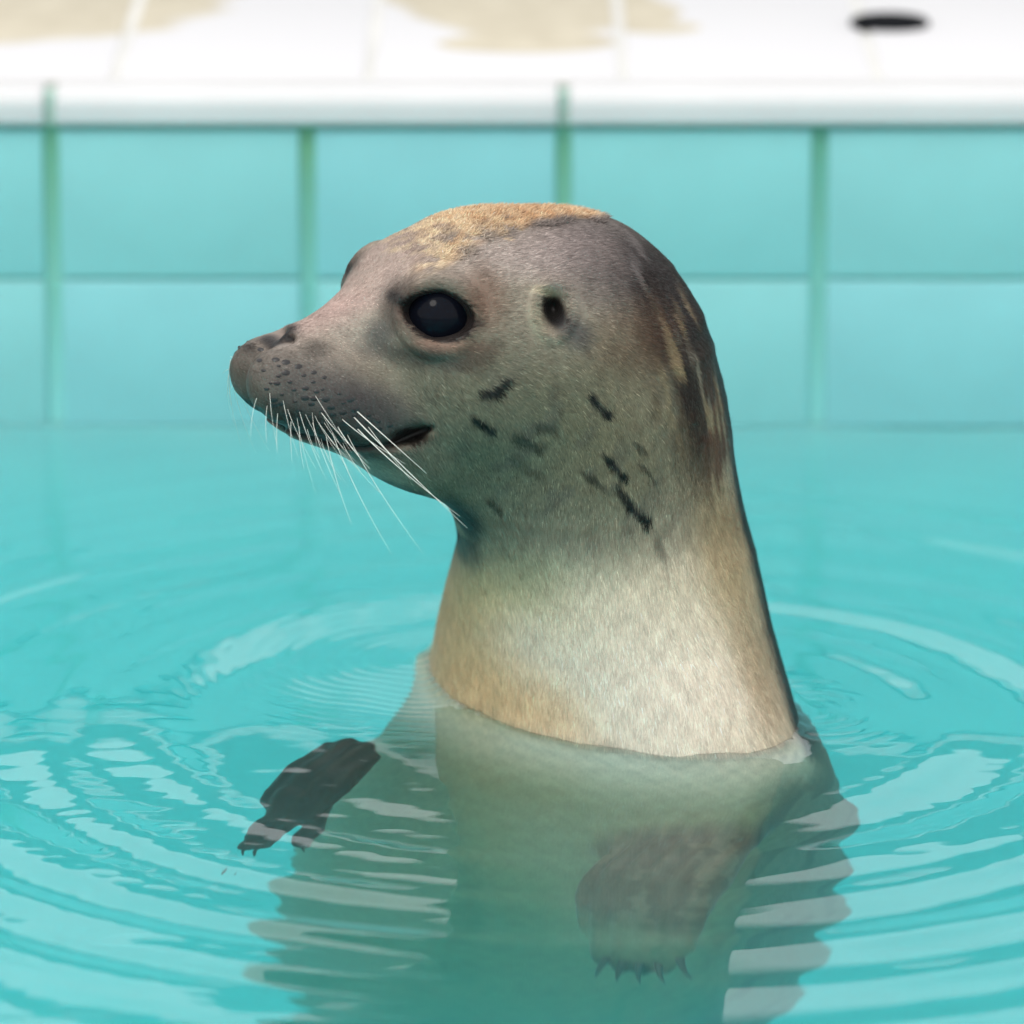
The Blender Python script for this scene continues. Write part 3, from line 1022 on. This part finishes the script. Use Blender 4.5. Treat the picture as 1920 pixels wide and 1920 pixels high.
M_whisk, n, l, b = mat_new('pale_whisker'); b.inputs['Base Color'].default_value = (0.80, 0.79, 0.72, 1); b.inputs['Roughness'].default_value = 0.3
def whisker(p0, g, tip, r0=0.00042, sag=0.15, lift=0.25):
    L_ = np.linalg.norm(tip - p0)
    pts = []
    ts = np.linspace(0, 1, 12)
    p1 = p0 + g * L_ * lift + (tip - p0) * 0.35
    for t in ts:
        pts.append((1 - t) ** 2 * (p0 - g * 0.001) + 2 * t * (1 - t) * p1 + t * t * tip)
    v, f = tube(pts, [r0 * (1 - 0.75 * t) for t in ts])
    obj('whisker', new_mesh('whisker', v - SL, f), M_whisk, seal)
W = [  # root px, tip px, tip depth offset, thickness
    (668, 770, 800, 888, -0.030, .50), (662, 781, 876, 990, -0.040, .50), (668, 803, 862, 968, -0.035, .50), (640, 786, 760, 870, -0.03, .36),
    (632, 800, 694, 880, -0.030, .45), (600, 772, 690, 868, -0.028, .32), (622, 812, 735, 1040, -0.045, .26), (650, 815, 795, 1040, -0.045, .26),
    (610, 815, 660, 985, -0.04, .24), (585, 792, 640, 930, -0.03, .24), (560, 800, 570, 880, -0.02, .26), (545, 790, 548, 868, -0.02, .24),
    (560, 770, 612, 900, -0.03, .22), (520, 775, 520, 850, -0.02, .24), (500, 760, 500, 830, -0.02, .22), (530, 750, 560, 860, -0.03, .2),
    (590, 740, 660, 850, -0.03, .2), (690, 800, 770, 900, -0.03, .32), (480, 745, 470, 820, -0.015, .2), (505, 735, 520, 840, -0.025, .2),
    (640, 830, 720, 930, -0.03, .24), (600, 822, 640, 900, -0.02, .22), (575, 805, 600, 860, -0.02, .22)]
for _ in range(9):
    x_ = rng.uniform(500, 690); y_ = np.interp(x_, [500, 560, 620, 690], [765, 795, 812, 812]) - rng.uniform(0, 40)
    W.append((x_, y_, x_ + rng.uniform(-10, 70) + (x_ - 500) * 0.25, y_ + rng.uniform(50, 150), -rng.uniform(.01, .04), rng.uniform(.12, .20)))
for (x, y, tx, ty, dep, th) in W:
    p = hit(x, y, full_sdf)
    if p is None: continue
    g = grad(full_sdf, p)
    tip = at(tx, ty, p[1] + dep)
    whisker(p, g, tip, th * 0.00058, lift=0.12)
# far side whiskers, seen past the front of the muzzle
for (x, y, tx, ty) in ((470, 700, 440, 800), (478, 720, 452, 835), (463, 690, 425, 745), (490, 740, 480, 850), (470, 730, 436, 790), (500, 745, 505, 846), (462, 708, 418, 700), (468, 690, 432, 668)):
    p = hit(x, y, full_sdf)
    if p is None: continue
    q = loc(p[None])[0]; p = unloc(q[0], -abs(q[1]) - 0.002, q[2])
    g = -S * 0.5 + F * 0.5
    tip = at(tx, ty, p[1] + 0.02)
    whisker(p, g, tip, 0.00016, lift=0.1)
# brow whiskers
for (x, y, tx, ty) in ((778, 452, 768, 400), ):
    pass

# claws
M_claw, n, l, b = mat_new('dark_claw'); b.inputs['Base Color'].default_value = (0.02, 0.02, 0.02, 1); b.inputs['Roughness'].default_value = 0.35
def claws(tip, root, nrm, w, n_, length, spread=1.0, t0=-1.0, t1=1.0):
    ax = (tip - root) / np.linalg.norm(tip - root)
    side = np.cross(ax, nrm / np.linalg.norm(nrm)); side /= np.linalg.norm(side)
    if side[0] < 0: side = -side
    for k in range(n_):
        t = t0 + (t1 - t0) * k / (n_ - 1)
        p0 = tip + side * t * w * 0.75 + ax * w * 0.72 * math.sqrt(max(0, 1 - (t * 0.8) ** 2)) - ax * 0.006
        d = ax + side * t * 0.35 * spread
        d /= np.linalg.norm(d)
        pts = [p0 + d * length * s - nrm / np.linalg.norm(nrm) * length * 0.35 * s * s for s in np.linspace(0, 1, 6)]
        v, f = tube(pts, [0.0028 * (1 - 0.85 * s) for s in np.linspace(0, 1, 6)], 7)
        obj('claw', new_mesh('claw', v - SL, f), M_claw, seal)
claws(NFT, NFR, np.array([-0.45, -0.75, 0.35]), 0.030, 5, 0.026, 1.0, -0.5, 1.1)
for tp in FF_DIG:
    d_ = (tp - FF_el) / np.linalg.norm(tp - FF_el)
    pts = [tp + d_ * (0.014 * q_ - 0.003) - np.array([0, 0, 0.004]) * q_ * q_ for q_ in np.linspace(0, 1, 6)]
    v, f = tube(pts, [0.0022 * (1 - 0.85 * q_) for q_ in np.linspace(0, 1, 6)], 7)
    obj('claw', new_mesh('claw', v - SL, f), M_claw, seal)

# ---------------- short fur: real slivers lying along the coat
def fur(count, zmin=0.004):
    a = bv[bq]
    area = np.linalg.norm(np.cross(a[:, 2] - a[:, 0], a[:, 3] - a[:, 1]), axis=1) / 2
    cen = a.mean(1)
    fnn = normals(bv, bq)[bq].mean(1)
    facing = (fnn @ np.array([0, -0.96, 0.26])) > -0.25
    ok = (cen[:, 2] > zmin) & facing
    L = loc(cen)
    La = L.copy(); La[:, 1] = np.abs(La[:, 1])
    ok &= np.linalg.norm(La - eye_c, axis=1) > EYE_R * 1.02
    x, y = prof(cen)
    m, _ = gauss_line(x, y, MOUTH, 1)
    ok &= m > 10
    ok &= np.hypot((x - 1038) / 22, (y - 582) / 34) > 1
    ok &= np.hypot((x - 515) / 36, (y - 634) / 18) > 1
    prob = area * ok
    yj = y + 9 * noise_np(cen[:, 0], cen[:, 1], cen[:, 2], 300, 88, 3)
    gold = ((yj < np.interp(x, CAPX, CAPY)) & (x < 1145) & (x > 725)) | (np.hypot((x - 842) / 50, (y - 470) / 18) < 1)
    prob = prob * np.where(gold, 2.2, 1.0)
    idx = rng.choice(len(cen), count, p=prob / prob.sum())
    w = rng.dirichlet((1, 1, 1, 1), count)
    P = (a[idx] * w[:, :, None]).sum(1)
    N = fnn[idx]; N /= np.linalg.norm(N, axis=1)[:, None]
    x, y = prof(P)
    g = gold[idx]
    # flow: backwards over the head, down the neck
    t = sstep(450, 1000, y + 0.25 * (x - 1000))[:, None]
    flow = (1 - t) * (-F) + t * np.array([0.12, 0.0, -1.0])
    mz = sstep(760, 560, x)[:, None]
    flow = flow * (1 - mz) + mz * np.array([0.85, 0.2, -0.45])
    wob = noise_np(P[:, 0], P[:, 1], P[:, 2], 60, 71, 2)
    flow = flow + 0.25 * wob[:, None] * np.array([0.5, 0.3, 0.6]) + rng.normal(size=(count, 3)) * np.where(g, 0.55, 0.13)[:, None]
    flow = flow - (np.sum(flow * N, 1))[:, None] * N
    flow /= np.linalg.norm(flow, axis=1)[:, None]
    ln = rng.uniform(0.0022, 0.0048, count) * np.where(x < 760, 0.55, 1.0)
    ln = np.where(P[:, 2] < 0.12, ln * 1.5, ln)
    ln = np.where(g, rng.uniform(0.002, 0.0045, count), ln)
    ln = np.where(g, ln * np.interp(x, [720, 900], [0.45, 1.0]), ln)
    lift = np.where(g, rng.uniform(0.15, 0.7, count) * np.interp(x, [720, 900], [0.3, 1.0]), rng.uniform(0.02, 0.10, count))
    side = np.cross(flow, N)
    wd = (rng.uniform(0.00010, 0.00020, count) * np.where(g, 1.0, 1.0))[:, None]
    A = P - side * wd - N * 0.0001; B = P + side * wd - N * 0.0001
    Mp = P + flow * (ln * 0.55)[:, None] + N * (ln * lift * 0.7)[:, None]
    T = P + flow * ln[:, None] + N * (ln * lift)[:, None]
    V = np.stack([A, B, Mp + side * wd * 0.7, T, Mp - side * wd * 0.7], 1).reshape(-1, 3)
    b0 = np.arange(count) * 5
    tri = np.concatenate([np.stack([b0, b0 + 1, b0 + 2], 1), np.stack([b0, b0 + 2, b0 + 4], 1), np.stack([b0 + 4, b0 + 2, b0 + 3], 1)])
    me = new_mesh('fur', V - SL, tri)
    c = chunked(lambda i: coat(P[i], N[i]), np.arange(count), 120000)
    var = np.exp(rng.normal(size=count) * np.where(P[:, 2] < 0.12, 0.15, 0.27))[:, None]
    pale = (rng.random(count) < np.where(P[:, 2] < 0.12, 0.03, 0.10))[:, None]
    c = c * var
    c = np.where(pale, c * 1.35 + 0.02, c)
    hc = np.repeat(np.clip(c, 0.004, 0.85), 5, 0)
    at_ = me.color_attributes.new('coat', 'FLOAT_COLOR', 'POINT')
    at_.data.foreach_set('color', np.concatenate([hc, np.ones((len(hc), 1))], 1).astype(np.float32).ravel())
    m, n, l, b = mat_new('seal_hair')
    att = n.new('ShaderNodeAttribute'); att.attribute_name = 'coat'
    l.new(att.outputs['Color'], b.inputs['Base Color'])
    b.inputs['Roughness'].default_value = 0.45
    b.inputs['Specular IOR Level'].default_value = 0.15
    o = obj('fur', me, m, seal); o['kind'] = 'stuff'
fur(190000)

# ------------------------------------------------------------------ water
def axis(lo, a, b, hi, step, coarse):
    mid_ = np.arange(a, b, step)
    n1 = max(2, int((a - lo) / coarse)); n2 = max(2, int((hi - b) / coarse))
    return np.concatenate([np.linspace(lo, a, n1, endpoint=False), mid_, np.linspace(b, hi, n2)])
wx = axis(-POOL_X + .0, -0.36, 0.36, POOL_X - .0, 0.0017, 0.06)
wy = axis(POOL_Y0, -0.80, WALL_Y - 0.0005, WALL_Y + 0.003, 0.0017, 0.06)
wy = wy[wy < WALL_Y - 0.0002]; wy = np.append(wy, WALL_Y + 0.003)
WX, WY = np.meshgrid(wx, wy, indexing='ij')
x, y = WX.ravel(), WY.ravel()
cx0, cy0 = 0.052, -0.004
def packet(cx, cyy, lam, amp, r0, wr, warp=0.006, seed=1, asp=1.0, phase=0.0):
    n1 = noise_np(x, y, None, 9, seed, 2)
    r_ = np.hypot(x - cx, (y - cyy) * asp) + warp * n1
    ang = noise_np(x, y, None, 14, seed + 50, 2)
    return amp * np.sin(2 * math.pi * r_ / lam + phase) * np.exp(-((r_ - r0) / wr) ** 2) * (0.75 + 0.5 * ang)
h = np.zeros_like(x)
h += packet(cx0, cy0, 0.115, 0.0014, 0.19, 0.14, 0.012, 1)
h += packet(cx0, cy0, 0.056, 0.00105, 0.30, 0.22, 0.012, 2)
h += packet(cx0, cy0, 0.031, 0.00026, 0.34, 0.25, 0.010, 3)
h += packet(cx0 - .01, cy0, 0.0165, 0.00006, 0.36, 0.22, 0.006, 4)
str_ = noise_np(x * 0.6, y, None, 12, 91, 2)
h += 0.00022 * noise_np(x * 0.45, y * 2.2, None, 95, 92, 2) * sstep(0.1, -0.5, y) * (1 + str_)
# little ripples by the far shoulder and beside the neck
s0 = at_z(800, 1235, 0)
h += packet(s0[0], s0[1], 0.0090, 0.00034, 0.05, 0.05, 0.006, 5)
s1 = at_z(560, 1275, 0)
h += packet(s0[0] + .02, s0[1] + .01, 0.0075, 0.00022, 0.085, 0.022, 0.007, 6) * sstep(cx0, cx0 - .1, x)
s2 = at_z(1500, 1330, 0)
h += packet(s2[0], s2[1], 0.010, 0.00012, 0.01, 0.035, 0.002, 7)
h += packet(cx0, cy0, 0.040, 0.0027, 0.455, 0.016, 0.010, 21) * sstep(0.06, 0.14, x) * (y > 0.1)
h += packet(cx0, cy0, 0.036, 0.0022, 0.385, 0.014, 0.010, 22) * sstep(0.19, 0.24, x) * (y > 0.1)
h += packet(cx0, cy0, 0.030, 0.0016, 0.40, 0.011, 0.010, 23) * sstep(-0.19, -0.24, x) * (y > 0.1)
# slow swell and light wind ripple
h += 0.0008 * noise_np(x, y * 1.6, None, 20, 8, 2)
h += 0.00010 * noise_np(x, y * 1.5, None, 70, 9, 2)
fade = sstep(2.5, 1.2, np.hypot(x, y))
calm = np.exp(-((x - 0.060) / 0.10) ** 4) * sstep(0.0, -0.06, y) * sstep(-0.62, -0.45, y)
side_calm = np.exp(-((x - 0.03) / 0.17) ** 4) * sstep(0.05, -0.05, y)
h_small = h * (1 - 0.35 * side_calm) * (1 - 0.90 * calm) * (1 - 0.6 * np.exp(-((x + 0.10) / 0.055) ** 2 - ((y + 0.13) / 0.09) ** 2))
h = h_small * fade
# rise of the water against the coat
P0 = np.stack([x, y, np.zeros_like(x)], 1)
nearm = (np.hypot(x - cx0, y - cy0) < 0.16)
dd = np.full(len(x), 1.0)
dd[nearm] = chunked(full_sdf, P0[nearm])
h += (0.0034 + 0.0010 * noise_np(x, y, None, 160, 93, 2)) * np.exp(-np.maximum(dd, 0) / 0.0035) 
nxw, nyw = len(wx), len(wy)
top = np.stack([x, y, h], 1)
ii = (np.arange(nxw - 1)[:, None] * nyw + np.arange(nyw - 1)[None]).ravel()
quads = np.stack([ii, ii + nyw, ii + nyw + 1, ii + 1], 1)
# sides and bottom close the volume (slightly inside the floor and walls)
nv = len(top)
loop = np.concatenate([np.arange(nyw), np.arange(1, nxw) * nyw + nyw - 1, (nxw - 1) * nyw + np.arange(nyw - 2, -1, -1), np.arange(nxw - 2, 0, -1) * nyw])
botv = top[loop].copy(); botv[:, 2] = FLOOR_Z - 0.02
lo = np.arange(len(loop))
sq = np.stack([loop, np.roll(loop, -1), np.roll(lo, -1) + nv, lo + nv], 1)
cb = nv + len(botv)
botc = np.array([[0, -1.5, FLOOR_Z - 0.02]])
M_water, n, l, b = mat_new('pool_water')
b.inputs['Base Color'].default_value = (1, 1, 1, 1)
b.inputs['Transmission Weight'].default_value = 1.0
b.inputs['Roughness'].default_value = 0.0
b.inputs['IOR'].default_value = 1.333
va = n.new('ShaderNodeVolumeAbsorption')
va.inputs['Color'].default_value = (0.14, 0.955, 0.965, 1)
va.inputs['Density'].default_value = 1.1
vs = n.new('ShaderNodeVolumeScatter')
vs.inputs['Color'].default_value = (0.86, 0.997, 0.993, 1)
vs.inputs['Density'].default_value = 0.6
vs.inputs['Anisotropy'].default_value = 0.3
ads = n.new('ShaderNodeAddShader')
l.new(va.outputs[0], ads.inputs[0]); l.new(vs.outputs[0], ads.inputs[1])
l.new(ads.outputs[0], n['Material Output'].inputs['Volume'])
wverts = np.concatenate([top, botv, botc])
fl = [tuple(r) for r in []]
tri = np.stack([np.roll(lo, -1) + nv, lo + nv, np.full(len(lo), cb), np.full(len(lo), cb)], 1)
# use quads for everything but the bottom fan
me = bpy.data.meshes.new('water')
q_all = np.concatenate([quads, sq])
t_all = tri[:, :3]
me.vertices.add(len(wverts)); me.vertices.foreach_set('co', wverts.astype(np.float32).ravel())
nl_ = len(q_all) * 4 + len(t_all) * 3
me.loops.add(nl_); me.polygons.add(len(q_all) + len(t_all))
me.loops.foreach_set('vertex_index', np.concatenate([q_all.ravel(), t_all.ravel()]).astype(np.int32))
me.polygons.foreach_set('loop_start', np.concatenate([np.arange(len(q_all)) * 4, len(q_all) * 4 + np.arange(len(t_all)) * 3]).astype(np.int32))
me.update(calc_edges=True)
sm = np.zeros(len(me.polygons), bool); sm[:len(quads)] = True
me.polygons.foreach_set('use_smooth', sm)
water = obj('water', me, M_water)
tag(water, kind='structure')
